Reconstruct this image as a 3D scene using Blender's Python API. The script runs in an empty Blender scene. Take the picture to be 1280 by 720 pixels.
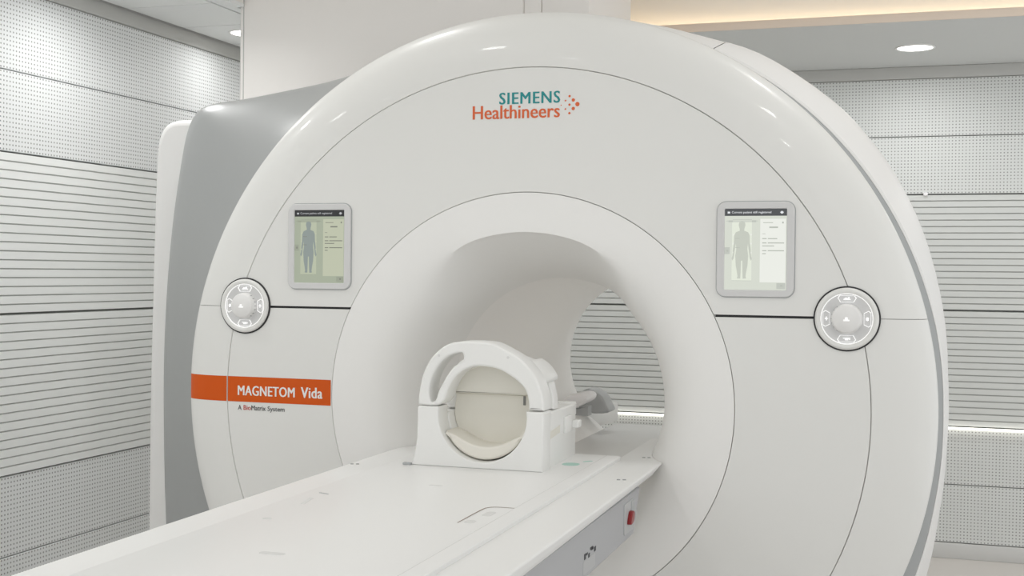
import bpy, bmesh, math, random
from mathutils import Vector, Matrix
PI = math.pi
S = bpy.context.scene
COL = S.collection

# ------------------------------------------------------------------ camera
cd = bpy.data.cameras.new('camera'); cam = bpy.data.objects.new('camera', cd); COL.objects.link(cam)
cd.sensor_width = 36.0; cd.lens = 1566.6 / 1280.0 * 36.0
YAW, PIT, ROL = 0.3123, -0.0123, 0.0101
F = Vector((-math.sin(YAW) * math.cos(PIT), math.cos(YAW) * math.cos(PIT), math.sin(PIT)))
R = F.cross(Vector((0, 0, 1))).normalized(); U = R.cross(F)
R2 = R * math.cos(ROL) + U * math.sin(ROL); U2 = -R * math.sin(ROL) + U * math.cos(ROL)
m4 = Matrix((R2, U2, -F)).transposed().to_4x4(); m4.translation = Vector((1.0466, -3.3506, 1.4147))
cam.matrix_world = m4; cd.clip_start = 0.05; S.camera = cam

# ------------------------------------------------------------------ light and exposure
w = bpy.data.worlds.new('world'); S.world = w; w.use_nodes = True
bg = w.node_tree.nodes['Background']; bg.inputs[0].default_value = (0.985, 1.0, 1.0, 1); bg.inputs[1].default_value = 1.12
S.view_settings.view_transform = 'Standard'; S.view_settings.look = 'None'
S.view_settings.gamma = 1.0; S.view_settings.use_curve_mapping = False
S.view_settings.exposure = 0.0
S.cycles.max_bounces = 14; S.cycles.diffuse_bounces = 10; S.cycles.glossy_bounces = 6
TRAY_W = 3.0       # watts of one tray downlight
WASH_W = 1.15        # watts of one wall side downlight

# ------------------------------------------------------------------ dimensions (metres)
IZ = 1.05                     # bore centre height
XL, YB = -2.058, 3.314        # left wall, back wall
M = 0.2918                    # wall panel module
H0 = 0.08                     # baseboard height
HW = H0 + 8 * M               # top of the panels
HC = 2.475                    # low ceiling
HT = 2.86                     # raised tray ceiling
XR, YF = 3.4, -4.4

# ------------------------------------------------------------------ materials
def mat(name, col, rough=0.5, metal=0.0, emit=None, es=0.0, spec=0.5, coat=0.0, trans=0.0, noise=0.0):
    m = bpy.data.materials.new(name); m.use_nodes = True
    nt = m.node_tree; b = nt.nodes['Principled BSDF']
    b.inputs['Base Color'].default_value = (*col, 1); b.inputs['Roughness'].default_value = rough
    b.inputs['Metallic'].default_value = metal; b.inputs['Specular IOR Level'].default_value = spec
    b.inputs['Coat Weight'].default_value = coat; b.inputs['Transmission Weight'].default_value = trans
    if emit:
        b.inputs['Emission Color'].default_value = (*emit, 1); b.inputs['Emission Strength'].default_value = es
    if noise > 0:                                  # faint procedural unevenness of the finish
        tc = nt.nodes.new('ShaderNodeTexCoord'); nz = nt.nodes.new('ShaderNodeTexNoise'); bp = nt.nodes.new('ShaderNodeBump')
        nz.inputs['Scale'].default_value = 180; bp.inputs['Strength'].default_value = noise; bp.inputs['Distance'].default_value = 0.001
        nt.links.new(tc.outputs['Object'], nz.inputs['Vector']); nt.links.new(nz.outputs['Fac'], bp.inputs['Height'])
        nt.links.new(bp.outputs['Normal'], b.inputs['Normal'])
    return m

def perforated(name, col, axis):
    """white sheet with a square grid of dark drilled holes; axis = the horizontal world axis of the wall"""
    m = mat(name, col, 0.55); nt = m.node_tree; N = nt.nodes; L = nt.links; b = N['Principled BSDF']
    tc = N.new('ShaderNodeTexCoord'); sp = N.new('ShaderNodeSeparateXYZ'); L.new(tc.outputs['Object'], sp.inputs[0])
    pitch = M / 18.0
    def mth(op, a, bb=None):
        n = N.new('ShaderNodeMath'); n.operation = op
        for i, v in enumerate((a, bb)):
            if v is None: continue
            if isinstance(v, (int, float)): n.inputs[i].default_value = v
            else: L.new(v, n.inputs[i])
        return n.outputs[0]
    def cell(o, off):
        f = mth('FRACT', mth('DIVIDE', mth('ADD', o, 10 * M - off), pitch))
        d = mth('SUBTRACT', f, 0.5); return mth('MULTIPLY', d, d)
    r2 = mth('ADD', cell(sp.outputs[axis], 0.0), cell(sp.outputs[2], H0))
    rm = N.new('ShaderNodeMapRange'); rm.inputs['From Min'].default_value = 0.030; rm.inputs['From Max'].default_value = 0.050
    L.new(r2, rm.inputs['Value'])
    mx = N.new('ShaderNodeMix'); mx.data_type = 'RGBA'
    L.new(rm.outputs['Result'], mx.inputs['Factor'])
    mx.inputs['A'].default_value = (0.27, 0.275, 0.27, 1); mx.inputs['B'].default_value = (*col, 1)
    L.new(mx.outputs['Result'], b.inputs['Base Color'])
    return m

WHITE = mat('white_gloss_cover', (0.76, 0.76, 0.74), 0.36, coat=0.2)
WHITE2 = mat('white_satin_cover', (0.80, 0.795, 0.785), 0.42)
FUNNEL = mat('funnel_plastic_lit', (0.835, 0.83, 0.815), 0.42)  # white cover lightened to make up for light missing in the mouth
LINER = mat('bore_liner_plastic', (0.89, 0.875, 0.855), 0.34)
GREY = mat('silver_grey_cover', (0.345, 0.355, 0.355), 0.36, spec=0.5)
GREYD = mat('grey_rebate', (0.40, 0.415, 0.42), 0.5)
SEAM = mat('grey_seam', (0.70, 0.70, 0.69), 0.7)
SEAMW = mat('wall_joint', (0.20, 0.20, 0.195), 0.7)
BLACK = mat('black_rubber_and_gap', (0.02, 0.02, 0.022), 0.5)  # caster rubber; also the dark put into gaps of the face
ORANGE = mat('orange_band_paint', (0.63, 0.092, 0.004), 0.5, spec=0.25)
ORANGE_T = mat('orange_lettering', (0.68, 0.12, 0.028), 0.5)
TEAL = mat('teal_lettering', (0.012, 0.26, 0.27), 0.5)
LETTER = mat('white_lettering', (0.82, 0.82, 0.80), 0.5)
DARKT = mat('charcoal_lettering', (0.055, 0.055, 0.06), 0.6)
REDT = mat('red_lettering', (0.55, 0.05, 0.03), 0.6)
BEZEL = mat('bezel_plastic', (0.64, 0.64, 0.64), 0.4)
TABLE = mat('table_white', (0.80, 0.80, 0.79), 0.38, noise=0.02)
TGREY = mat('table_grey_panel', (0.40, 0.405, 0.42), 0.42)
PLATE = mat('plate_grey', (0.45, 0.455, 0.46), 0.42)
RED = mat('red_release', (0.24, 0.007, 0.009), 0.35)
METAL = mat('screw_metal', (0.35, 0.35, 0.35), 0.3, 1.0)
COIL = mat('coil_white', (0.80, 0.80, 0.785), 0.38)
CREAM = mat('coil_cream_foam', (0.78, 0.755, 0.69), 0.65)
CREAM2 = mat('coil_cream_shell', (0.74, 0.72, 0.655), 0.5)
GREEN = mat('pale_green_sticker', (0.42, 0.66, 0.58), 0.5)
SOFTG = mat('pale_grey_marking', (0.68, 0.68, 0.67), 0.6)
SLAT = mat('slat_panel_lit', (0.86, 0.875, 0.865), 0.5)  # lighter copy of the slat paint, left wall's stronger light in the colour
SLATB = mat('slat_panel_dim_back', (0.67, 0.685, 0.67), 0.5)  # same slat paint, darker copy for the dimmer back wall
GROOVE = mat('slat_groove_grey', (0.50, 0.50, 0.49), 0.7)  # groove floors darker than the slat faces
PERF_L = perforated('perforated_sheet_left_lit', (0.80, 0.815, 0.82), 1)  # lighter copy of the sheet, brightness of the left wall put into it
PERF_B = perforated('perforated_sheet_back_dim', (0.70, 0.715, 0.705), 0)  # same sheet, darker copy for weaker light at the back
PAINT = mat('pale_wall_paint', (0.70, 0.69, 0.67), 0.6)
CORN = mat('cornice_grey', (0.53, 0.53, 0.515), 0.6)
CEIL = mat('ceiling_tile', (0.82, 0.835, 0.835), 0.7)
SOFM = mat('soffit_paint', (0.64, 0.65, 0.645), 0.7)
CEILW = mat('tray_ceiling_paint', (0.80, 0.78, 0.75), 0.7)
DUCT = mat('duct_casing_paint', (0.87, 0.845, 0.82), 0.6)
FASC = mat('fascia_paint', (0.80, 0.69, 0.59), 0.6)
BASE = mat('baseboard_paint', (0.62, 0.62, 0.61), 0.5)
FLOOR = mat('vinyl_floor', (0.60, 0.57, 0.54), 0.45, noise=0.03)
BORE = mat('bore_fill_glow', (0.9, 0.9, 0.9), 0.5, emit=(1.0, 0.98, 0.95), es=1.6)  # glow of the strip added to brighten the bore
GUIDE = mat('pale_guide_plastic', (0.70, 0.70, 0.69), 0.30)
CUSH = mat('grey_cushion', (0.52, 0.52, 0.52), 0.5)
REFLT = mat('grey_reflection_tone', (0.44, 0.45, 0.455), 0.45)  # grey of the forms standing in for reflection and shadow
GLINTW = mat('white_glint_reflection', (0.90, 0.89, 0.90), 0.4)  # white of the shapes standing in for a reflection and a glint
LEDM = mat('led_cool', (1, 1, 1), 0.5, emit=(1.0, 0.96, 0.86), es=2.0)
LEDW = mat('led_warm', (1, 1, 1), 0.5, emit=(1.0, 0.76, 0.48), es=6.5)
LAMPM = mat('lamp_disc', (1, 1, 1), 0.5, emit=(1.0, 0.99, 0.97), es=4.0)
GLOW = mat('dial_glow', (0.9, 0.9, 0.9), 0.4, emit=(1, 1, 1), es=0.42)
SCR = {}
def scr(n, col, e):
    SCR[n] = mat('display_' + n, (0.02, 0.02, 0.02), 0.3, emit=col, es=e)

# ------------------------------------------------------------------ builders
def origin_of(p):
    v = Vector((0, 0, 0))
    while p is not None:
        v += p.location; p = p.parent
    return v

def link(name, me, m, parent=None, smooth=True, ang=35, mats=None):
    for mm in (mats or [m]): me.materials.append(mm)
    if smooth:
        me.shade_smooth(); me.set_sharp_from_angle(angle=math.radians(ang))
    o = bpy.data.objects.new(name, me); COL.objects.link(o)
    if parent is not None:
        me.transform(Matrix.Translation(-origin_of(parent))); o.parent = parent
    me.update(); return o

def from_bm(name, bm, m, parent=None, smooth=True, ang=35, recalc=True, mats=None):
    if recalc: bmesh.ops.recalc_face_normals(bm, faces=bm.faces)
    me = bpy.data.meshes.new(name); bm.to_mesh(me); bm.free()
    return link(name, me, m, parent, smooth, ang, mats)

def bm_box(bm, a, b, bev=0.0, seg=2, mi=0):
    r = bmesh.ops.create_cube(bm, size=1.0)
    vs = r['verts']
    for v in vs:
        v.co = Vector([a[i] if v.co[i] < 0 else b[i] for i in range(3)])
    fs = list({f for v in vs for f in v.link_faces})
    for f in fs: f.material_index = mi
    if bev > 0:
        es = list({e for v in vs for e in v.link_edges})
        bmesh.ops.bevel(bm, geom=es, offset=bev, segments=seg, affect='EDGES', profile=0.5)

def box(name, a, b, m, parent=None, bev=0.0, seg=2):
    bm = bmesh.new(); bm_box(bm, a, b, bev, seg)
    return from_bm(name, bm, m, parent)

def bm_grid(bm, rows, close_u=False, close_v=False):
    vr = [[bm.verts.new(p) for p in r] for r in rows]
    n = len(vr); k = len(vr[0])
    for i in range(n if close_u else n - 1):
        for j in range(k if close_v else k - 1):
            q = (vr[i][j], vr[(i + 1) % n][j], vr[(i + 1) % n][(j + 1) % k], vr[i][(j + 1) % k])
            try: bm.faces.new(q)
            except ValueError: pass
    return vr

def grid(name, rows, m, parent=None, close_u=False, close_v=False, ang=35, caps=False, merge=True):
    bm = bmesh.new(); vr = bm_grid(bm, rows, close_u, close_v)
    if caps:
        bm.faces.new(vr[0]); bm.faces.new(list(reversed(vr[-1])))
    if merge: bmesh.ops.remove_doubles(bm, verts=bm.verts, dist=1e-6)
    return from_bm(name, bm, m, parent, ang=ang)

def outline(name, loops, y0, y1, m, parent=None, bev=0.0, axis='y', smooth_ang=35, res=2):
    """solid from closed loops in the x-z plane (first outer, others holes), from y0 to y1"""
    cu = bpy.data.curves.new(name, 'CURVE'); cu.dimensions = '2D'; cu.fill_mode = 'BOTH'
    for lp in loops:
        s = cu.splines.new('POLY'); s.points.add(len(lp) - 1)
        for p, (x, z) in zip(s.points, lp): p.co = (x, z, 0, 1)
        s.use_cyclic_u = True
    h = abs(y1 - y0) / 2
    cu.extrude = max(h - bev, 0.0); cu.bevel_depth = bev; cu.offset = -bev; cu.bevel_resolution = res
    o = bpy.data.objects.new(name, cu); COL.objects.link(o)
    dg = bpy.context.evaluated_depsgraph_get(); dg.update()
    me = bpy.data.meshes.new_from_object(o.evaluated_get(dg))
    bpy.data.objects.remove(o); bpy.data.curves.remove(cu)
    yc = (y0 + y1) / 2
    if axis == 'y': T = Matrix(((1, 0, 0, 0), (0, 0, -1, yc), (0, 1, 0, 0), (0, 0, 0, 1)))
    elif axis == 'x': T = Matrix(((0, 0, 1, yc), (1, 0, 0, 0), (0, 1, 0, 0), (0, 0, 0, 1)))
    else: T = Matrix.Translation((0, 0, yc))
    me.transform(T); me.materials.clear()
    return link(name, me, m, parent, True, smooth_ang)

def text(name, body, x0, x1, z0, z1, y, m, parent, bold=0.0, depth=0.0006, plane='y', space=1.0):
    """lettering fitted to the box x0..x1, z0..z1 (mesh extents)"""
    cu = bpy.data.curves.new(name, 'FONT'); cu.body = body; cu.size = 1.0; cu.space_character = space; cu.extrude = 0.01; cu.offset = 0.0; cu.resolution_u = 3
    o = bpy.data.objects.new(name, cu); COL.objects.link(o)
    dg = bpy.context.evaluated_depsgraph_get(); dg.update()
    me = bpy.data.meshes.new_from_object(o.evaluated_get(dg))
    bpy.data.objects.remove(o); bpy.data.curves.remove(cu)
    xs = [v.co.x for v in me.vertices]; ys = [v.co.y for v in me.vertices]
    ax, bx, ay, by = min(xs), max(xs), min(ys), max(ys)
    for v in me.vertices:
        x = x0 + (v.co.x - ax) / (bx - ax) * (x1 - x0); t = z0 + (v.co.y - ay) / (by - ay) * (z1 - z0)
        d = v.co.z / 0.01 * depth / 2
        v.co = (x, y - depth / 2 - d, t) if plane == 'y' else (x, t, y + depth / 2 + d)
    if bold > 0.005:                               # heavier strokes
        bm = bmesh.new(); k = bold * (x1 - x0) / (bx - ax)
        for i, d in enumerate((-k, 0, k)):
            n0 = len(bm.verts); bm.from_mesh(me); bm.verts.ensure_lookup_table()
            for v in bm.verts[n0:]: v.co.x += d; v.co.y -= 0.00015 * i
        bm.to_mesh(me); bm.free()
    me.materials.clear()
    return link(name, me, m, parent, False)

def circ(cx, cz, r, n=48, a0=0.0, a1=2 * PI):
    return [(cx + r * math.cos(a0 + (a1 - a0) * i / n), cz + r * math.sin(a0 + (a1 - a0) * i / n)) for i in range(n)]

def rrect(x0, x1, z0, z1, r, n=8):
    out = []
    for cx, cz, a in ((x1 - r, z1 - r, 0), (x0 + r, z1 - r, PI / 2), (x0 + r, z0 + r, PI), (x1 - r, z0 + r, 1.5 * PI)):
        for i in range(n + 1): out.append((cx + r * math.cos(a + PI / 2 * i / n), cz + r * math.sin(a + PI / 2 * i / n)))
    return out

def smooth_loop(pts, n=6, closed=True):
    """Catmull-Rom through the points"""
    out = []; k = len(pts)
    for i in range(k if closed else k - 1):
        p = [pts[(i + d) % k] if closed else pts[min(max(i + d, 0), k - 1)] for d in (-1, 0, 1, 2)]
        for j in range(n):
            t = j / n
            out.append(tuple(0.5 * (2 * p[1][c] + (p[2][c] - p[0][c]) * t + (2 * p[0][c] - 5 * p[1][c] + 4 * p[2][c] - p[3][c]) * t * t
                       + (-p[0][c] + 3 * p[1][c] - 3 * p[2][c] + p[3][c]) * t ** 3) for c in range(len(pts[0]))))
    if not closed: out.append(tuple(pts[-1]))
    return out

def tag(o, label, cat, group=None):
    o['label'] = label; o['category'] = cat
    if group: o['group'] = group
    return o

def thing(name, loc, label, cat, group=None):
    o = bpy.data.objects.new(name, None); COL.objects.link(o); o.location = loc; o.empty_display_size = 0.1
    return tag(o, label, cat, group)

def struct(o):
    o['kind'] = 'structure'; return o

def lerp(a, b, t): return a + (b - a) * t
def interp(tab, x):
    if x <= tab[0][0]: return tab[0][1]
    for (a, b), (c, d) in zip(tab, tab[1:]):
        if x <= c: return b + (d - b) * (x - a) / (c - a)
    return tab[-1][1]
def sstep(a, b, x):
    t = min(max((x - a) / (b - a), 0), 1); return t * t * (3 - 2 * t)

# ================================================================== THE ROOM
struct(box('floor', (XL - 0.1, YF, -0.08), (XR, YB + 0.1, 0.0), FLOOR))

def slat_profile(z0, z1, n, out, back):
    """(depth, z) outline of a panel with n horizontal V-cut grooves, depth measured out of the wall"""
    g = 0.0058; p = (z1 - z0) / n; pts = [(back, z0), (out, z0 + 0.003)]
    for i in range(1, n):
        z = z0 + p * i
        pts += [(out, z - g / 2), (out - 0.008, z - g / 2 + 0.001), (out - 0.008, z + g / 2 - 0.001), (out, z + g / 2)]
    pts += [(out, z1 - 0.003), (back, z1)]
    return pts

def wall_panels(side, PERF):
    if side == 'left':
        wall = struct(box('wall_left', (XL - 0.1, YF, 0.0), (XL - 0.03, YB + 0.1, HT), PAINT))
        P = lambda d, u, z: (XL + d, u, z); u0, u1 = YF, YB
    else:
        wall = struct(box('wall_back', (XL, YB + 0.03, 0.0), (XR, YB + 0.1, HT), PAINT))
        P = lambda d, u, z: (u, YB - d, z); u0, u1 = XL, XR
    def slab(name, z0, z1, m, d0, d1, bev=0.0015):
        a = P(d0, u0, z0); b = P(d1, u1, z1)
        return box(name, [min(a[i], b[i]) for i in range(3)], [max(a[i], b[i]) for i in range(3)], m, wall, bev, 1)
    g = 0.0022
    for i in (0, 1, 6, 7):
        slab('perforated_panel', H0 + i * M + g, H0 + (i + 1) * M - g, PERF, -0.03, 0.0)
    for i in (2, 4):
        pr = slat_profile(H0 + i * M + g, H0 + (i + 2) * M - g, 18, 0.004, -0.03)
        bm = bmesh.new()
        A = [bm.verts.new(P(d, u0, z)) for d, z in pr]; B = [bm.verts.new(P(d, u1, z)) for d, z in pr]
        for k in range(len(pr) - 1):
            f = bm.faces.new((A[k], A[k + 1], B[k + 1], B[k]))
            if pr[k][0] < 0 and pr[k + 1][0] < 0: f.material_index = 1
        bm.faces.new(A); bm.faces.new(list(reversed(B)))
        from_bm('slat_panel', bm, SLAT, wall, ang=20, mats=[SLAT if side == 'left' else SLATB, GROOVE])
    slab('joint_backing', H0, HW, SEAMW, -0.032, -0.020, 0)
    a = P(-0.03, u0, 0.0); b = P(0.006, u1, H0 - g)
    struct(box('baseboard_' + side, [min(a[i], b[i]) for i in range(3)], [max(a[i], b[i]) for i in range(3)], BASE, None, 0.003))
    a = P(-0.03, u0, HW); b = P(0.012, u1, HC - 0.001)
    struct(box('trim_1' if side == 'left' else 'trim_2', [min(a[i], b[i]) for i in range(3)], [max(a[i], b[i]) for i in range(3)], CORN, None, 0.002))
wall_panels('left', PERF_L); wall_panels('back', PERF_B)

# low ceiling along the left wall (tiles with open joints) and the back soffit
XS, XN, YD, YS = -1.585, -1.552, 1.14, 2.20           # the ceiling edge steps back where the duct casing stands
bm = bmesh.new()
TJ = 0.008
ys = [1.04 + 0.414 * k for k in range(-13, 4)]
for y0, y1 in zip(ys, ys[1:]):
    for x0, x1 in ((XL + 0.022, -1.636), (-1.632, None)):
        for ya, yb, xe in ((y0, min(y1, YD), XN), (max(y0, YD), y1, XS)):
            if yb - ya < 0.02: continue
            bm_box(bm, (x0 + TJ / 2, max(ya, YF) + (TJ / 2 if ya == y0 else 0), HC), (xe if x1 is None else x1 - TJ / 2, min(yb, YS) - (TJ / 2 if yb == y1 else 0), HC + 0.014), 0.001, 1)
ceil = struct(from_bm('ceiling', bm, CEIL))
bm = bmesh.new()
bm_box(bm, (XL, YF, HC + 0.012), (XN - 0.03, YD, HC + 0.06)); bm_box(bm, (XL, YD, HC + 0.012), (XS, YS, HC + 0.06))
from_bm('tile_backing', bm, SEAMW, ceil)
bm = bmesh.new()                                       # back soffit with the ledge that hides the cove strip
bm_box(bm, (XL, 2.16, HC), (XR, YB + 0.03, HC + 0.012))
bm_box(bm, (XL, 2.12, HC), (XR, 2.16, HC + 0.034), 0.002, 1)
sof = from_bm('soffit', bm, SOFM, ceil)
box('fascia', (XL, 2.113, HC - 0.001), (XR, 2.12, HC + 0.035), FASC, ceil, 0.001)
box('tray_side', (XN - 0.03, YF, HC + 0.0145), (XN - 0.002, YD, HT), CEILW, ceil); box('tray_return', (XS - 0.03, YD, HC + 0.06), (XS, YS, HT), CEILW, ceil)
box('cove_wall', (XL, YS + 0.02, HC + 0.012), (XR, YS + 0.06, HT), CEILW, ceil)
box('tray_ceiling', (XS - 0.03, YF, HT), (XR, YS + 0.06, HT + 0.05), CEILW, ceil)
led = box('light_strip', (-1.5, 2.168, HC + 0.012), (XR, 2.182, HC + 0.020), LEDW)
tag(led, 'warm light strip hidden in the ceiling cove above the back soffit', 'light')
led = box('light_strip', (XL + 0.02, YB - 0.019, H0 + 2 * M - 0.011), (XR, YB - 0.0005, H0 + 2 * M - 0.002), LEDM)
tag(led, 'thin white light strip between slatted and perforated panels of the back wall', 'light')

# ------------------------------------------------------------------ downlights
def downlight(x, y, z, watts, label, group=None, r=0.078, spread=170):
    t = thing('downlight', (x, y, z), label, 'light', group)
    bm = bmesh.new()
    rows = []
    for rr, zz in ((r + 0.012, 0.0), (r + 0.011, -0.004), (r + 0.004, -0.005), (r, -0.002), (r, 0.0)):
        rows.append([(x + rr * math.cos(a), y + rr * math.sin(a), z + zz) for a in [2 * PI * i / 40 for i in range(40)]])
    grid('trim_ring', rows, WHITE2, t, close_v=True)
    bm = bmesh.new(); bmesh.ops.create_circle(bm, cap_ends=True, segments=40, radius=r, matrix=Matrix.Translation((x, y, z - 0.0025)))
    from_bm('lamp_disc', bm, LAMPM, t, False)
    ld = bpy.data.lights.new('lamp', 'AREA'); ld.shape = 'DISK'; ld.size = 2 * r; ld.energy = watts; ld.color = (1.0, 1.0, 0.99)
    ld.spread = math.radians(spread)
    lo = bpy.data.objects.new('lamp', ld); COL.objects.link(lo); lo.parent = t; lo.location = (0, 0, -0.008)
    return t
downlight(1.025, 2.752, HC, 4.0, 'round downlight in the grey soffit at the upper right')
for x in (-1.6, -0.3, 2.35):
    downlight(x, 2.752, HC, 5.0, 'round downlight in the back soffit hidden behind the scanner or outside the view', 'downlights in the back soffit')
downlight(-1.812, 1.633, HC, WASH_W, 'small round downlight by the left wall, half hidden by the white duct casing', spread=160)
for y in (0.55, -0.45, -1.5, -2.6):
    downlight(-1.68, y, HC, WASH_W * 2.6, 'round downlight out of view along the left wall', 'downlights along the left wall', spread=160)
for x, k in ((-0.75, 1.1), (1.1, 0.9)):
    for y in (-3.2, -1.6, 0.0):
        downlight(x, y, HT, TRAY_W * k, 'round downlight in the raised ceiling tray above the table', 'tray ceiling downlights')

# ------------------------------------------------------------------ duct casing over the magnet
t = thing('duct_casing', (-0.85, 1.5, 2.052), 'tall white duct casing rising from behind the scanner to the ceiling', 'duct')
box('casing_front', (-1.578, 1.15, 2.052), (-0.371, 1.85, HT), DUCT, t, 0.012, 3)
box('casing_side', (-0.3695, 1.1505, 2.052), (-0.303, 1.85, HT), DUCT, t, 0.003)
box('casing_flank', (-0.3015, 1.15, 2.052), (-0.117, 1.85, HT), DUCT, t, 0.006)
bm = bmesh.new(); bm_box(bm, (-1.560, 1.1485, 2.052), (-1.556, 1.151, HT)); from_bm('corner_bead', bm, CORN, t)

# white block standing in for a bright glint on the panel joint
t = tag(box('wall_glint', (1.072, YB - 0.016, 1.822), (1.094, YB - 0.002, 1.840), GLINTW, None, 0.004), 'tiny white block standing in for a glint on the joint between perforated and slatted back wall', 'glint')

# ================================================================== THE SCANNER
SC = thing('mri_scanner', (0, 0.9, 0), 'large white scanner with round face, open bore and orange band', 'scanner')
R_IN, R_F0, R_F1, R_G0, R_OUT = 0.5892, 0.5908, 0.9387, 0.9403, 1.105
ZS = 1.305
RINGP = [(0.9403, 0.0), (0.965, 0.0004), (0.99, 0.002), (1.02, 0.0065), (1.05, 0.0145), (1.07, 0.0235), (1.085, 0.034), (1.095, 0.046), (1.102, 0.058), (1.105, 0.072)]
def ring_y(r): return interp(RINGP, r) if r > 0.9403 else 0.0
def half_gap(r): return 0.0034 if r < 0.85 else 0.0007
def pol(r, a, y):
    return (r * math.cos(a), y, max(IZ + r * math.sin(a), 0.012))
def sector(name, prof, upper, m, n=140):
    rows = []
    for r, y in prof:
        h = (ZS - IZ) + (half_gap(r) if upper else -half_gap(r)); a0 = math.asin(h / r)
        row = []
        for i in range(n + 1):
            u = i / n
            a = lerp(a0, PI - a0, u) if upper else lerp(PI - a0, 2 * PI + a0, u)
            row.append(pol(r, a, y))
        rows.append(row)
    # skirts along the straight cuts
    bm = bmesh.new(); vr = bm_grid(bm, rows)
    for k in (0, -1):
        back = [bm.verts.new((v.co.x, v.co.y + 0.014, v.co.z)) for v in [row[k] for row in vr[1:-1]]]
        fr = [row[k] for row in vr[1:-1]]
        for i in range(len(fr) - 1):
            bm.faces.new((fr[i], fr[i + 1], back[i + 1], back[i]))
    return from_bm(name, bm, m, SC, ang=40)
flatp = [(R_F0, 0.014), (R_F0, 0.0015), (R_F0 + 0.0012, 0.0)] + [(lerp(R_F0 + 0.004, R_F1 - 0.004, i / 8), 0.0) for i in range(9)] + [(R_F1 - 0.0012, 0.0), (R_F1, 0.0015), (R_F1, 0.014)]
ringp = [(R_G0, 0.014), (R_G0, 0.0015), (R_G0 + 0.0012, 0.0)] + RINGP[1:] + [(1.103, 0.084), (1.095, 0.093), (1.06, 0.096)]
fine = [ringp[0], ringp[1], ringp[2]] + smooth_loop(ringp[3:-3], 4, False) + ringp[-3:]
sector('upper_face_panel', flatp, True, WHITE); sector('lower_face_panel', flatp, False, WHITE)
sector('upper_rim', fine, True, WHITE); sector('lower_rim', fine, False, WHITE)
rows = [[pol(r, 2 * PI * i / 120, 0.013) for i in range(120)] for r in (0.58, 1.0)]
grid('joint_backing', rows, SEAM, SC, close_v=True)
for sx in (-1, 1):
    box('split_shade_strip', (min(sx * 0.535, sx * 0.81), 0.011, ZS - 0.006), (max(sx * 0.535, sx * 0.81), 0.0128, ZS + 0.006), BLACK, SC)  # black strip put in to deepen the shade of the open split
rows = [[pol(r, 2 * PI * i / 120, y) for i in range(120)] for r, y in ((1.0, 0.0135), (1.06, 0.034), (1.085, 0.05), (1.07, 0.090), (1.04, 0.095), (1.04, 0.16))]
grid('neck_ring', rows, GREYD, SC, close_v=True)

# funnel: flared mouth with a crease that only shows at the top
SIDE = [(0.5892, 0.0), (0.55, 0.0008), (0.515, 0.004), (0.48, 0.012), (0.45, 0.027), (0.425, 0.048), (0.405, 0.075), (0.388, 0.108), (0.372, 0.155), (0.360, 0.22), (0.353, 0.29), (0.3505, 0.405)]
TOP = [(0.5892, 0.0), (0.55, 0.0), (0.515, -0.0005), (0.486, -0.001), (0.4785, 0.000), (0.4775, 0.007), (0.470, 0.026), (0.456, 0.062), (0.432, 0.118), (0.400, 0.20), (0.368, 0.30), (0.3505, 0.405)]
rows = []
NA = 180
for k in range(-1, 12):
    row = []
    for i in range(NA):
        a = 2 * PI * i / NA
        d = abs((a - PI / 2 + PI) % (2 * PI) - PI)
        wt = 1 - sstep(0.30, 0.88, d)
        if k < 0: r, y = R_IN, 0.014
        else:
            r = lerp(SIDE[k][0], TOP[k][0], wt); y = lerp(SIDE[k][1], TOP[k][1], wt)
        row.append((r * math.cos(a), y, IZ + r * math.sin(a)))
    rows.append(row)
bm = bmesh.new(); vr = bm_grid(bm, rows, close_v=True)
fun = from_bm('bore_funnel', bm, FUNNEL, SC, ang=38)
rows = []
for r, y in ((0.3505, 0.404), (0.350, 0.42), (0.350, 0.8), (0.350, 1.3), (0.350, 1.70), (0.354, 1.79), (0.366, 1.85), (0.392, 1.895), (0.43, 1.92), (0.48, 1.93)):
    rows.append([(r * math.cos(2 * PI * i / 120), y, IZ + r * math.sin(2 * PI * i / 120)) for i in range(120)])
grid('bore_liner', rows, LINER, SC, close_v=True, ang=60)

# unseen light strip added to brighten the bore, rear guide and floor plate at the far end
rows = [[(r * math.cos(math.radians(a)), y, IZ + r * math.sin(math.radians(a))) for y in (0.45, 0.8, 1.2, 1.6)] for r, a in ((0.3495, 24), (0.3465, 25), (0.346, 32), (0.3465, 39), (0.3495, 40))]
grid('bore_fill_strip', rows, BORE, SC, ang=60)
outline('rear_guide', [[(-0.39, 1.0), (-0.352, 1.0), (-0.305, 1.47), (-0.212, 2.10), (-0.39, 2.10)]], 0.757, 0.842, GUIDE, SC, 0.006, axis='z')
box('floor_plate', (-0.20, 0.60, 0.752), (0.20, 1.98, 0.762), GUIDE, SC, 0.003, 2)

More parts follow.
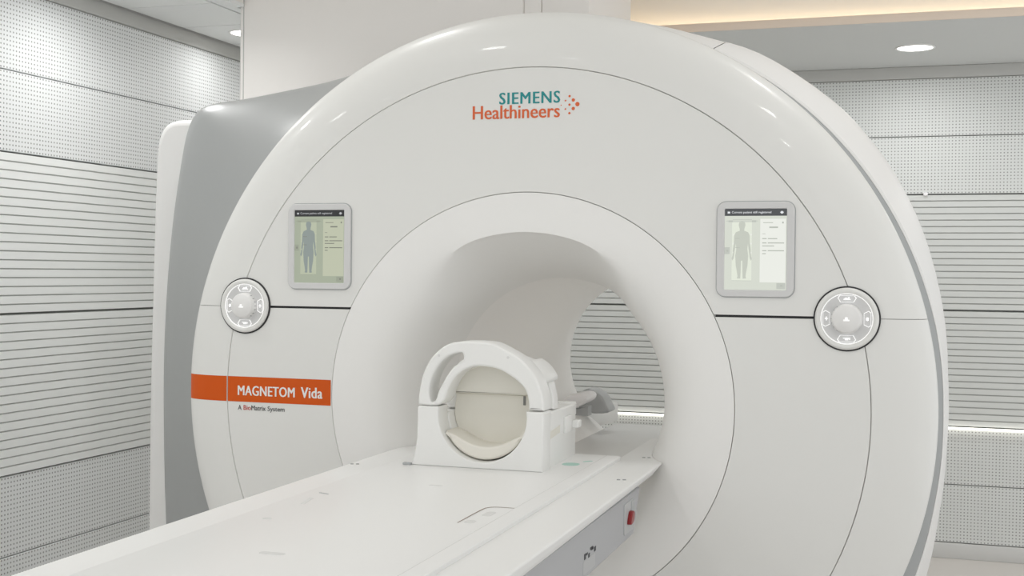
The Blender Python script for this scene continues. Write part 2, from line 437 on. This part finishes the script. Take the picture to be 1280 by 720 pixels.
# outer shell: flares from the rim to a slightly squarer section
def pt_on(a0, a1, n): return [lerp(a0, a1, i / n) for i in range(n + 1)]
BIGR = [(-90, 1.05), (-62, 1.155), (-45, 1.19), (-27, 1.19), (-15, 1.150), (-5, 1.132), (5, 1.134), (15, 1.152), (26, 1.172), (35, 1.184), (45, 1.188), (52, 1.180), (58, 1.174), (62, 1.164), (64, 1.154), (68, 1.142), (75, 1.130), (90, 1.12), (105, 1.12)]
SMR = [(-90, 1.05), (-62, 1.14), (-45, 1.170), (-35, 1.155), (-25, 1.140), (-12, 1.124), (0, 1.118), (12, 1.121), (25, 1.119), (40, 1.115), (50, 1.111), (62, 1.106), (75, 1.103), (105, 1.102)]
def shell(name, d0, d1, m):
    rows = []
    yy = [(0.20, 0.0, -0.02), (0.128, 0.0, -0.008), (0.120, 0.0, 0.0), (0.123, 0.06, 0.003), (0.17, 0.38, 0.004), (0.22, 0.70, 0.005), (0.27, 0.90, 0.003), (0.34, 1.0, 0.0), (0.45, 1.0, 0.001), (0.8, 1.0, 0.0), (1.08, 1.0, -0.005), (1.12, 1.0, -0.03), (1.12, 1.0, -0.3)]
    for y, b, dr in yy:
        row = []
        for a in pt_on(d0, d1, 60):
            r = lerp(interp(SMR, a), interp(BIGR, a), b) + dr
            row.append(pol(r, math.radians(a), y))
        rows.append(row)
    return grid(name, rows, m, SC, ang=40)
shell('outer_shell', -70.0, 62.9, WHITE2)
shell('top_shell', 63.02, 100.0, WHITE2)
rows = []
for y, d in ((0.121, 0.001), (0.2, 0.012)):
    rows.append([pol(interp(SMR, a) - d, math.radians(a), y) for a in pt_on(-70, 100, 60)])
rows.insert(0, [pol(1.085, math.radians(a), 0.098) for a in pt_on(-70, 100, 60)])
grid('shell_rebate', rows, GREYD, SC)

# silver grey side cover on the left, boxy behind the round rim
GP = [(0.10, 2.165), (-0.25, 2.140), (-0.55, 2.085), (-0.756, 2.036), (-0.95, 2.005), (-1.107, 1.983), (-1.20, 1.974), (-1.255, 1.960), (-1.290, 1.930), (-1.312, 1.885), (-1.328, 1.82), (-1.345, 1.72), (-1.365, 1.58), (-1.382, 1.40), (-1.392, 1.22), (-1.396, 1.05), (-1.394, 0.85), (-1.390, 0.68), (-1.385, 0.55), (-1.380, 0.35), (-1.372, 0.17), (-1.365, 0.012)]
GP = smooth_loop(GP, 5, False)
rows = []
for y, b, ins in ((0.097, 0.0, 0), (0.13, 0.10, 0), (0.17, 0.26, 0), (0.22, 0.49, 0), (0.27, 0.72, 0), (0.31, 0.885, 0), (0.337, 0.965, 0), (0.36, 1.0, 0), (0.40, 1.008, 0), (0.50, 1.008, 0), (0.8, 1.008, 0), (1.08, 1.004, 0), (1.12, 0.97, 0), (1.125, 0.6, 0)):
    row = []
    for x, z in GP:
        a = math.atan2(z - IZ, x); rb = math.hypot(x, z - IZ); rs = 1.075
        r = lerp(rs, rb, b); row.append(pol(r, a, y))
    rows.append(row)
grid('side_cover', rows, GREY, SC, ang=60)
# white flank behind it
FP = [(-1.10, 1.90), (-1.38, 1.938), (-1.44, 1.936), (-1.478, 1.918), (-1.502, 1.878), (-1.512, 1.82), (-1.519, 1.65), (-1.524, 1.45), (-1.532, 1.1), (-1.536, 0.8), (-1.538, 0.5), (-1.535, 0.2), (-1.53, 0.012), (-1.10, 0.012)]
FP = FP[:1] + smooth_loop(FP[1:-1], 4, False) + FP[-1:]
outline('flank_cover', [FP], 0.47, 1.13, WHITE2, SC, bev=0.022)
# rear cover
rows = [[pol(r, 2 * PI * i / 96, y) for i in range(96)] for r, y in ((0.99, 1.09), (0.998, 1.15), (0.998, 1.80), (0.97, 1.88), (0.90, 1.92), (0.48, 1.93))]
grid('rear_cover', rows, WHITE2, SC, close_v=True, ang=50)

# orange band with its lettering
def hug(r, off): return ring_y(r) - off
bm = bmesh.new()
for x0, x1, n in ((-0.9375, -0.5935, 4), (-1.1005, -0.9415, 22)):
    rows = []
    for i in range(n + 1):
        x = lerp(x0, x1, i / n)
        row = []
        for j in range(5):
            z = lerp(1.0165, 1.0925, j / 4)
            row.append((x, hug(math.hypot(x, z - IZ), 0.0009), z))
        rows.append(row)
    bm_grid(bm, rows)
band = from_bm('orange_band', bm, ORANGE, SC)
text('model_lettering', 'MAGNETOM', -0.902, -0.712, 1.036, 1.0655, -0.0010, LETTER, band, bold=0.032, space=1.06)
text('model_lettering', 'Vida', -0.690, -0.621, 1.036, 1.0680, -0.0010, LETTER, band, bold=0.032, space=1.06)
text('small_lettering', 'A', -0.902, -0.8905, 0.992, 1.006, -0.0004, DARKT, band, 0.006)
text('small_lettering', 'Bio', -0.883, -0.8585, 0.992, 1.0065, -0.0004, REDT, band, 0.006)
text('small_lettering', 'Matrix', -0.8565, -0.8085, 0.992, 1.0065, -0.0004, DARKT, band, 0.006)
text('small_lettering', 'System', -0.8015, -0.745, 0.9875, 1.006, -0.0004, DARKT, band, 0.006)
# logo
text('maker_lettering', 'SIEMENS', -0.0775, 0.0985, 1.8870, 1.9200, -0.0002, TEAL, SC, bold=0.026, space=1.13)
text('maker_lettering', 'Healthineers', -0.1565, 0.0985, 1.8465, 1.8845, -0.0002, ORANGE_T, SC, bold=0.018)
bm = bmesh.new()
for px, py, rr in ((1040, 173, 12), (998, 217, 8.5), (953, 262, 5.5), (1080, 213, 17), (1040, 259, 12), (1123, 256, 22), (998, 302, 8.5), (1080, 299, 17), (1040, 345, 12)):
    k = 0.000273
    bmesh.ops.create_cone(bm, cap_ends=True, segments=20, radius1=rr * k, radius2=rr * k, depth=0.0008,
        matrix=Matrix.Translation((0.1265 + (px - 1040) * k, -0.0005, 1.8805 - (py - 259) * k)) @ Matrix.Rotation(PI / 2, 4, 'X'))
from_bm('dot_emblem', bm, ORANGE_T, SC)

# displays
for side in ('l', 'r'):
    e = 0.50 if side == 'l' else 0.80  # left screen dimmer: viewing-angle falloff put into its colours
    tint = (0.95, 1.0, 0.80) if side == 'l' else (0.98, 1.0, 0.93)
    def tc(r, g, b): return (r * tint[0], g * tint[1], b * tint[2])
    scr('base_' + side, tc(0.80, 0.82, 0.78) if side == 'r' else tc(0.74, 0.78, 0.74), e)
    scr('panel_' + side, tc(1, 1, 1) if side == 'r' else tc(1, 1, 0.94), e)
    scr('couch_' + side, tc(0.92, 0.95, 0.88), e)
    scr('figure_' + side, tc(0.66, 0.68, 0.64) if side == 'r' else (0.48, 0.56, 0.53), e)
    scr('ink_' + side, tc(0.55, 0.57, 0.54) if side == 'r' else (0.36, 0.38, 0.31), e)
    scr('bar_' + side, (0.055, 0.06, 0.065) if side == 'r' else (0.012, 0.013, 0.018), e)
    scr('head_' + side, (0.95, 0.97, 1.0), e)
    scr('grey_' + side, tc(0.62, 0.64, 0.62), e)
def display(cx, cz, s):
    W, H = 0.2025, 0.2515; w, h = 0.162, 0.2145
    fr = outline('display_frame', [rrect(cx - W / 2, cx + W / 2, cz - H / 2, cz + H / 2, 0.024), rrect(cx - w / 2, cx + w / 2, cz - h / 2, cz + h / 2, 0.002, 2)], -0.009, 0.004, BEZEL, SC, 0.0022)
    outline('edge_line', [rrect(cx - W / 2 - 0.0022, cx + W / 2 + 0.0022, cz - H / 2 - 0.0022, cz + H / 2 + 0.0022, 0.026)], -0.0012, 0.002, SEAM if False else GREYD, fr)
    X = lambda u: cx - w / 2 + u * w
    Z = lambda v: cz + h / 2 - v * h
    ys = -0.0045
    def rect(bm, u0, v0, u1, v1, lay):
        bm_box(bm, (X(u0), ys - 0.00025 * (lay + 1), Z(v1)), (X(u1), ys - 0.00025 * lay, Z(v0)))
    def part(name, rects, m, lay):
        if name == 'list_text':
            bm = bmesh.new()
            for r in rects: rect(bm, *r, lay)
            return from_bm(name, bm, SCR[m + s], fr, False)
        for r in rects:
            bm = bmesh.new(); rect(bm, *r, lay); o = from_bm(name, bm, SCR[m + s], fr, False)
        return o
    part('screen', [(0, 0, 1, 1)], 'base_', 0)
    part('header_bar', [(0, 0, 1, 0.088)], 'bar_', 1)
    text('header_text', 'Current patient still registered', X(0.115), X(0.75), Z(0.064), Z(0.030), ys - 0.0006, SCR['head_' + s], fr, 0.012, 0.0003)
    part('header_mark', [(0.045, 0.035, 0.085, 0.058), (0.905, 0.030, 0.935, 0.062), (0.892, 0.040, 0.948, 0.052)], 'head_', 2)
    part('list_panel', [(0.575, 0.125, 0.985, 0.905)], 'panel_', 1)
    part('list_text', [(0.62, 0.168, 0.78, 0.176), (0.72, 0.220, 0.86, 0.238), (0.61, 0.306, 0.66, 0.312), (0.61, 0.362, 0.68, 0.374), (0.70, 0.362, 0.85, 0.374),
        (0.61, 0.415, 0.68, 0.427), (0.70, 0.415, 0.96, 0.427), (0.61, 0.452, 0.80, 0.463), (0.61, 0.510, 0.68, 0.522), (0.70, 0.510, 0.96, 0.522), (0.61, 0.547, 0.67, 0.558),
        (0.925, 0.160, 0.95, 0.182)], 'ink_', 2)
    part('corner_button', [(0.845, 0.912, 0.985, 0.985)], 'grey_', 1)
    part('corner_icon', [(0.905, 0.935, 0.94, 0.955)], 'ink_', 2)
    part('back_button', [(0.0, 0.475, 0.085, 0.56)], 'grey_', 1)
    part('back_icon', [(0.035, 0.505, 0.06, 0.53)], 'ink_', 2)
    part('couch_outline', [(0.12, 0.17, 0.44, 0.89)], 'couch_', 1)
    part('gantry_line', [(0.02, 0.148, 0.54, 0.154), (0.06, 0.143, 0.13, 0.166), (0.44, 0.143, 0.51, 0.166), (0.13, 0.130, 0.44, 0.138), (0.12, 0.885, 0.44, 0.890)], 'grey_', 2)
    # standing figure diagram, symmetric outline
    half = [(0.0, 0.155), (0.045, 0.165), (0.055, 0.20), (0.04, 0.245), (0.035, 0.27), (0.10, 0.29), (0.125, 0.33), (0.13, 0.42), (0.145, 0.50), (0.15, 0.575), (0.165, 0.615), (0.15, 0.64), (0.13, 0.61), (0.115, 0.52), (0.098, 0.43), (0.09, 0.50), (0.105, 0.58), (0.095, 0.70), (0.075, 0.78), (0.065, 0.835), (0.075, 0.86), (0.02, 0.862), (0.015, 0.78), (0.01, 0.64)]
    lp = [(X(0.282 + a), Z(b)) for a, b in half] + [(X(0.282 - a), Z(b)) for a, b in reversed(half[1:])]
    outline('body_diagram', [lp], ys - 0.00075, ys - 0.0004, SCR['figure_' + s], fr)
    part('scan_mark', [(0.17, 0.362, 0.25, 0.368), (0.17, 0.475, 0.25, 0.481)], 'ink_', 3)
    part('arm_marker', [(u, v, u + 0.022, v + 0.02) for v in (0.31, 0.42, 0.53) for u in (0.13, 0.42)], 'panel_', 2)
display(-0.6325, 1.4860, 'l'); display(0.6400, 1.4825, 'r')

# control dials
def ringsolid(name, cx, cz, prof, m, parent, n=64):
    rows = [[(cx + r * math.cos(2 * PI * i / n), y, cz + r * math.sin(2 * PI * i / n)) for i in range(n)] for r, y in prof]
    return grid(name, rows, m, parent, close_v=True, ang=40)
def dial(cx, cz, mirror):
    d = ringsolid('control_dial', cx, cz, [(0.0845, 0.006), (0.0845, -0.003), (0.0835, -0.004), (0.079, -0.004)], BLACK, SC)  # black ring standing in for the shadow gap around the bezel
    ringsolid('bezel', cx, cz, [(0.0805, 0.004), (0.0805, -0.006), (0.079, -0.0095), (0.0755, -0.0115), (0.071, -0.0115), (0.067, -0.009), (0.0655, -0.006), (0.0655, -0.002)], WHITE, d)
    ringsolid('light_ring', cx, cz, [(0.0660, -0.0045), (0.0660, -0.0075), (0.0642, -0.0072), (0.0642, -0.0040)], GLOW, d)
    ringsolid('dish', cx, cz, [(0.0645, -0.0052), (0.060, -0.0045), (0.045, -0.0030), (0.036, -0.0030), (0.0005, -0.0030)], BEZEL, d)
    kn = ringsolid('knob', cx, cz, [(0.0395, -0.0028), (0.0390, -0.008), (0.0365, -0.022), (0.0350, -0.0260), (0.0325, -0.0280), (0.0005, -0.0285)], WHITE2, d)
    bm = bmesh.new()
    for a in [PI + 0.9 - 0.3 * i for i in range(7)] if mirror else [0.9 - 0.3 * i for i in range(7)]:
        bm_box(bm, (cx + 0.0385 * math.cos(a) - 0.0012, -0.014, cz + 0.0385 * math.sin(a) - 0.0012), (cx + 0.0385 * math.cos(a) + 0.0012, -0.006, cz + 0.0385 * math.sin(a) + 0.0012))
    from_bm('grip_marks', bm, GREYD, d)
    bm = bmesh.new()
    bm_box(bm, (cx - 0.0075, -0.0292, cz - 0.0050), (cx + 0.0075, -0.0284, cz - 0.0018)); bm_box(bm, (cx - 0.003, -0.0292, cz - 0.0012), (cx + 0.003, -0.0284, cz + 0.0042))
    from_bm('table_icon', bm, GLOW, d, False)
    def button(a, half, glyph):
        o_, i_ = 0.0600, 0.0425
        c, s = math.cos(a), math.sin(a)
        loc = [(-half * 0.9, i_), (half * 0.9, i_), (half * 1.25, o_ - 0.006), (half, o_), (-half, o_), (-half * 1.25, o_ - 0.006)]
        def W(p): return (cx + p[1] * c - p[0] * s, cz + p[1] * s + p[0] * c)
        lo = [W(p) for p in loc]; mid = W((0, (o_ + i_) / 2))
        li = [(lerp(p[0], mid[0], 0.075), lerp(p[1], mid[1], 0.075)) for p in lo]
        outline('button', [lo, li], -0.0062, -0.0035, GLOW, d)
        mx, mz = mid; bm = bmesh.new()
        for x0, z0, x1, z1 in glyph: bm_box(bm, (mx + x0, -0.0060, mz + z0), (mx + x1, -0.0038, mz + z1))
        from_bm('button_icon', bm, GLOW, d, False)
    bed = [(-0.009, -0.002, 0.009, 0.0), (-0.006, 0.0, 0.001, 0.003), (0.003, 0.0, 0.006, 0.005)]
    bed2 = [(-0.009, 0.0, 0.009, 0.002), (-0.004, -0.004, 0.004, 0.0), (0.006, -0.003, 0.009, 0.0)]
    button(PI / 2, 0.019, bed); button(-PI / 2, 0.019, bed2)
    bulb = [(-0.003, -0.003, 0.003, 0.003), (-0.002, -0.0045, 0.002, 0.0045)]
    plus = [(-0.0045, -0.0008, 0.0045, 0.0008), (-0.0008, -0.0055, 0.0008, 0.0055)]
    button(0, 0.017, bulb if mirror else plus); button(PI, 0.017, plus if mirror else bulb)
dial(-0.8790, 1.3070, False); dial(0.8760, 1.3040, True)

# ================================================================== THE PATIENT TABLE
ZT = 0.900; ZB = 0.9113; YE = -2.75
TB = thing('patient_table', (0, -1.3, 0), 'long white patient table running from the foreground into the bore', 'table')
def rail(sx):
    plan = [(0.262, YE), (0.391, YE), (0.391, 0.02), (0.388, 0.04), (0.362, 0.088), (0.340, 0.15), (0.325, 0.23), (0.315, 0.33), (0.309, 0.52), (0.262, 0.52)]
    plan = [(sx * x, y) for x, y in plan]
    o = outline('side_rail', [plan], 0.866, ZT, TABLE, TB, bev=0.0045, axis='z')
    for v in o.data.vertices:                       # the underside is drawn in where the rail runs into the round bore
        if v.co.y + 1.3 > 0.03 and v.co.z < 0.88: v.co.x *= 0.945
    return o
for sx in (-1, 1): rail(sx)
prof = [(-0.2745, 0.884), (-0.2745, 0.9085), (-0.270, ZB), (0.270, ZB), (0.2745, 0.9085), (0.2745, 0.884)]
board = grid('tabletop', [[(x, y, z) for x, z in prof] for y in (YE + 0.01, -1.5, -0.5, 0.03)], TABLE, TB, close_v=True, caps=True)
box('inner_strip', (0.236, YE + 0.02, ZB - 0.001), (0.2375, 0.028, ZB + 0.0004), SOFTG, board)
bm = bmesh.new(); bm_box(bm, (-0.235, YE + 0.01, 0.815), (0.235, 0.03, 0.886)); from_bm('table_core', bm, TABLE, TB)
# slots and printed marks on the tabletop
def slot(sx, yc, m=SEAM):
    pts = smooth_loop([(sx * 0.176, yc - 0.09), (sx * 0.176, yc + 0.05), (sx * 0.181, yc + 0.085), (sx * 0.200, yc + 0.098), (sx * 0.236, yc + 0.098)], 6, False)
    bm = bmesh.new(); L_, R_ = [], []
    for i, p in enumerate(pts):
        a = Vector(pts[max(i - 1, 0)]); b = Vector(pts[min(i + 1, len(pts) - 1)]); n = (b - a).normalized(); n = Vector((-n.y, n.x)) * 0.0022 * (1 - 0.7 * abs(i / (len(pts) - 1) - 0.6))
        L_.append((p[0] + n.x, p[1] + n.y, ZB + 0.0005)); R_.append((p[0] - n.x, p[1] - n.y, ZB + 0.0005))
    bm_grid(bm, [L_, R_])
    from_bm('coil_slot', bm, m, board)
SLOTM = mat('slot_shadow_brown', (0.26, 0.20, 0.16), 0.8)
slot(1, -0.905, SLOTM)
def mark(x, y, w_, l_, m=SOFTG, name='printed_mark', rot=0.0):
    c, s = math.cos(rot), math.sin(rot)
    pts = [(x + a * c - b * s, y + a * s + b * c) for a, b in rrect(-w_ / 2, w_ / 2, -l_ / 2, l_ / 2, min(w_, l_) * 0.45, 4)]
    outline(name, [pts], ZB - 0.0005, ZB + 0.0005, m, board, axis='z')
mark(0.205, -0.885, 0.020, 0.050); mark(0.196, -0.975, 0.022, 0.030)
mark(-0.215, -0.885, 0.010, 0.075, rot=0.2); mark(-0.222, -0.79, 0.006, 0.03, GREYD, rot=1.2)
mark(0.186, -0.165, 0.045, 0.050, GREEN, 'green_sticker'); mark(0.215, -0.10, 0.03, 0.01, GREEN, 'green_sticker', 0.9)
def word(x0, x1, y0, y1, z, body, m, par, name='printed_word'):
    return text(name, body, x0, x1, y0, y1, z, m, par, 0.004, 0.0004, plane='z')
mark(-0.037, -1.366, 0.050, 0.018); mark(-0.025, -0.60, 0.034, 0.012); mark(-0.20, -1.09, 0.02, 0.012)
# screws on the rails
def screw(x, y):
    for dx in (-0.007, 0.007):
        bm = bmesh.new(); bmesh.ops.create_cone(bm, cap_ends=True, segments=14, radius1=0.0048, radius2=0.0042, depth=0.002, matrix=Matrix.Translation((x + dx, y + dx * 0.3, ZT + 0.0006)))
        from_bm('rail_screw', bm, METAL, TB)
screw(0.352, -0.295); screw(0.333, 0.10); screw(-0.372, -0.305); screw(-0.352, 0.11)
# grey side panel with its red release and mark, on the right side; plain one on the left
sp = [(-0.185, 0.866), (-0.255, 0.760), (YE + 0.15, 0.750), (YE + 0.15, 0.866)]
pan = outline('side_panel', [sp], 0.352, 0.376, TGREY, TB, 0.003, axis='x')
outline('side_panel', [sp], -0.376, -0.352, TGREY, TB, 0.003, axis='x')
outline('handle_plate', [rrect(-0.372, -0.262, 0.776, 0.852, 0.008, 4)], 0.374, 0.3785, PLATE, pan, 0.001, axis='x')
outline('handle_pocket', [rrect(-0.300, -0.262, 0.820, 0.850, 0.003, 3)], 0.376, 0.3795, GREYD, pan, 0.0, axis='x')
rb = [(-0.352, 0.795), (-0.300, 0.800), (-0.270, 0.826), (-0.316, 0.832)]
outline('release_button', [smooth_loop([(-0.343, 0.800), (-0.312, 0.801), (-0.300, 0.824), (-0.326, 0.827)], 3)], 0.376, 0.389, RED, pan, 0.003, axis='x')
bm = bmesh.new()
for y0, z0, y1, z1 in ((-0.752, 0.800, -0.738, 0.812), (-0.735, 0.806, -0.722, 0.811), (-0.716, 0.797, -0.704, 0.806), (-0.690, 0.808, -0.672, 0.814), (-0.665, 0.800, -0.650, 0.810), (-0.700, 0.810, -0.680, 0.816)):
    bm_box(bm, (0.3755, y0, z0), (0.3768, y1, z1))
from_bm('arrow_mark', bm, DARKT, pan, False)
outline('brake_plate', [rrect(-0.76, -0.655, 0.768, 0.797, 0.004, 3)], 0.3752, 0.3765, PLATE, pan, 0.0, axis='x')
bm = bmesh.new(); bm_box(bm, (-0.33, YE + 0.2, 0.735), (0.33, -0.30, 0.806), 0.01); from_bm('under_tray', bm, TABLE, TB)
box('pedestal', (-0.22, -2.35, 0.14), (0.22, -1.35, 0.74), TABLE, TB, 0.03, 3)
box('trolley_base', (-0.33, -2.55, 0.06), (0.33, -1.15, 0.15), TGREY, TB, 0.02, 3)
for x in (-0.26, 0.26):
    for y in (-2.42, -1.28):
        bm = bmesh.new(); bmesh.ops.create_cone(bm, cap_ends=True, segments=24, radius1=0.04, radius2=0.04, depth=0.03, matrix=Matrix.Translation((x, y, 0.04)) @ Matrix.Rotation(PI / 2, 4, 'Y'))
        bmesh.ops.bevel(bm, geom=[e for e in bm.edges if e.calc_face_angle(0) > 1], offset=0.006, segments=2, affect='EDGES')
        from_bm('caster', bm, BLACK, TB)

# ================================================================== THE HEAD COIL
HC_ = thing('head_coil', (-0.02, -0.15, ZB), 'white head coil with arched frame and cream round opening on the patient table', 'head coil')
YC0, YC1 = -0.326, 0.015
hc = (-0.008, 1.047); hr = 0.1195
def arc(c, r, a0, a1, n=24): return [(c[0] + r * math.cos(math.radians(lerp(a0, a1, i / n))), c[1] + r * math.sin(math.radians(lerp(a0, a1, i / n)))) for i in range(n + 1)]
aL = 180 - math.degrees(math.asin((1.066 - hc[1]) / hr)); aR = 360 + math.degrees(math.asin((1.063 - hc[1]) / hr))
bl = [(-0.203, ZB), (-0.196, 0.930), (-0.190, 0.955), (-0.186, 0.985), (-0.185, 1.062), (-0.181, 1.066)] + arc(hc, hr, aL, aR, 40) + [(0.153, 1.063), (0.157, 1.058), (0.156, 1.0), (0.155, ZB)]
base = outline('coil_base', [bl], YC0, -0.255, COIL, HC_, 0.004)
hr2 = 0.1165
bl2 = [(-0.172, ZB), (-0.165, 0.95), (-0.165, 1.045)] + arc(hc, hr2, 180 - math.degrees(math.asin((1.045 - hc[1]) / hr2)), 360 + math.degrees(math.asin((1.054 - hc[1]) / hr2)), 40) + [(0.146, 1.054), (0.150, 1.05), (0.150, ZB)]
outline('coil_body', [bl2], -0.256, YC1, COIL, HC_, 0.004)
# front arch with its slot
ao = [(-0.185, 1.068), (-0.185, 1.09), (-0.181, 1.115), (-0.172, 1.150), (-0.153, 1.187), (-0.128, 1.213), (-0.100, 1.2295), (-0.068, 1.2355), (-0.03, 1.2365), (-0.010, 1.236), (0.020, 1.232), (0.054, 1.217), (0.093, 1.195), (0.131, 1.155), (0.149, 1.115), (0.155, 1.085), (0.155, 1.066)]
ai = [(0.116, 1.066), (0.115, 1.090), (0.106, 1.118), (0.088, 1.137), (0.066, 1.152), (0.036, 1.167), (0.0, 1.1735), (-0.035, 1.1725), (-0.065, 1.160), (-0.088, 1.138), (-0.104, 1.108), (-0.112, 1.085), (-0.128, 1.070), (-0.150, 1.067)]
so = [(-0.150, 1.078), (-0.1555, 1.105), (-0.149, 1.138), (-0.133, 1.169), (-0.109, 1.194), (-0.083, 1.205), (-0.064, 1.206), (-0.063, 1.187), (-0.087, 1.171), (-0.104, 1.150), (-0.119, 1.125), (-0.130, 1.103), (-0.137, 1.082)]
arch = outline('front_arch', [smooth_loop(ao, 4, False) + smooth_loop(ai, 4, False), smooth_loop(so, 3)], -0.322, -0.245, COIL, HC_, 0.006)
# rear arch and bridge
ro = [(0.142, 1.056), (0.141, 1.085), (0.133, 1.120), (0.116, 1.152), (0.088, 1.178), (0.04, 1.195), (-0.01, 1.200), (-0.07, 1.196), (-0.12, 1.175), (-0.150, 1.135), (-0.160, 1.09), (-0.160, 1.048)]
ri = [(-0.125, 1.048), (-0.125, 1.09), (-0.11, 1.125), (-0.07, 1.155), (-0.01, 1.162), (0.045, 1.155), (0.080, 1.135), (0.100, 1.10), (0.108, 1.056)]
outline('rear_arch', [smooth_loop(ro, 4, False) + smooth_loop(ri, 4, False)], -0.185, -0.135, COIL, HC_, 0.006)
outline('arch_bridge', [smooth_loop([(0.090, 1.186), (0.118, 1.168), (0.138, 1.138), (0.126, 1.128), (0.105, 1.152), (0.080, 1.172)], 4)], -0.25, -0.125, COIL, HC_, 0.004)
outline('arch_bridge', [smooth_loop([(-0.03, 1.200), (0.02, 1.196), (0.02, 1.176), (-0.03, 1.18)], 4)], -0.25, -0.16, COIL, HC_, 0.004)
# cream inner shells and cushion
up = [(hc[0] - 0.1165, 1.0945)] + [(hc[0] + 0.1165 * math.cos(math.radians(a)), 1.0945 + 0.078 * math.sin(math.radians(a))) for a in range(178, 2, -8)] + [(hc[0] + 0.1165, 1.0945)]
outline('upper_shell', [up], -0.235, -0.19, CREAM2, HC_, 0.004)
lo = [(hc[0] - 0.112, 1.0925), (hc[0] - 0.06, 1.0925), (hc[0] + 0.112, 1.0925)] + arc(hc, 0.1155, 15, -195, 40)
outline('lower_shell', [lo], -0.215, -0.19, CREAM2, HC_, 0.002)
cu_ = arc(hc, 0.1155, 203, 337, 36) + smooth_loop([(0.100, 1.000), (0.078, 0.992), (0.052, 0.979), (0.030, 0.970), (-0.005, 0.965), (-0.040, 0.970), (-0.065, 0.980), (-0.090, 0.992), (-0.112, 1.000)], 4, False)
outline('cushion', [cu_], -0.305, -0.205, CREAM, HC_, 0.006)
box('shell_tab', (0.069, -0.2175, 1.067), (0.0755, -0.2135, 1.091), SEAMW, HC_, 0.001)
# side details on the right
outline('side_slot', [[(-0.243, 0.985), (-0.243, 1.004), (-0.150, 1.012), (-0.150, 0.992)]], 0.149, 0.1512, CREAM2, HC_, 0.0, axis='x')
box('latch', (0.149, -0.115, 0.985), (0.158, -0.045, 1.030), COIL, HC_, 0.003)
kn = box('latch_knob', (0.156, -0.055, 0.993), (0.176, -0.015, 1.014), COIL, HC_, 0.005, 3)
box('cable_socket', (0.06, 0.0, 1.02), (0.148, 0.03, 1.058), COIL, HC_, 0.004)
for x, z in ((-0.128, 1.198), (0.060, 1.1985)):
    bm = bmesh.new(); bmesh.ops.create_cone(bm, cap_ends=True, segments=12, radius1=0.0035, radius2=0.0035, depth=0.001, matrix=Matrix.Translation((x, -0.3224, z)) @ Matrix.Rotation(PI / 2, 4, 'X'))
    from_bm('screw_cap', bm, SOFTG, HC_)
bm = bmesh.new(); bm_box(bm, (-0.222, -0.335, ZB), (-0.200, -0.322, ZB + 0.006), 0.001, 1); from_bm('foot_tab', bm, GREYD, HC_)

# forms standing in for reflections and shadow at the far end of the bore
t = outline('reflection_dome', [smooth_loop([(-0.265, 0.842), (-0.275, 0.885), (-0.265, 0.925), (-0.235, 0.938), (-0.185, 0.915), (-0.160, 0.875), (-0.155, 0.842)], 4)], 1.66, 1.78, REFLT, None, 0.01)
tag(t, 'grey half-round form standing in for a reflection at the far end of the bore', 'cushion')
pts = [(-0.282, 0.880), (-0.275, 0.868), (-0.255, 0.872), (-0.210, 0.893), (-0.182, 0.912), (-0.180, 0.932), (-0.200, 0.940), (-0.235, 0.936), (-0.270, 0.924), (-0.283, 0.900)]
t = outline('reflection_pad', [smooth_loop(pts, 4)], 1.42, 1.58, GLINTW, None, 0.012)
tag(t, 'white oblong form standing in for a reflection behind the head coil in the bore', 'stand-in')
t = outline('wedge', [[(-0.270, 0.8425), (-0.250, 0.8425), (-0.20, 0.8425), (-0.20, 0.882), (-0.235, 0.872), (-0.274, 0.864)]], 1.52, 1.58, REFLT, None, 0.003)
tag(t, 'low grey wedge standing in for the shadow under the white form in the bore', 'wedge')
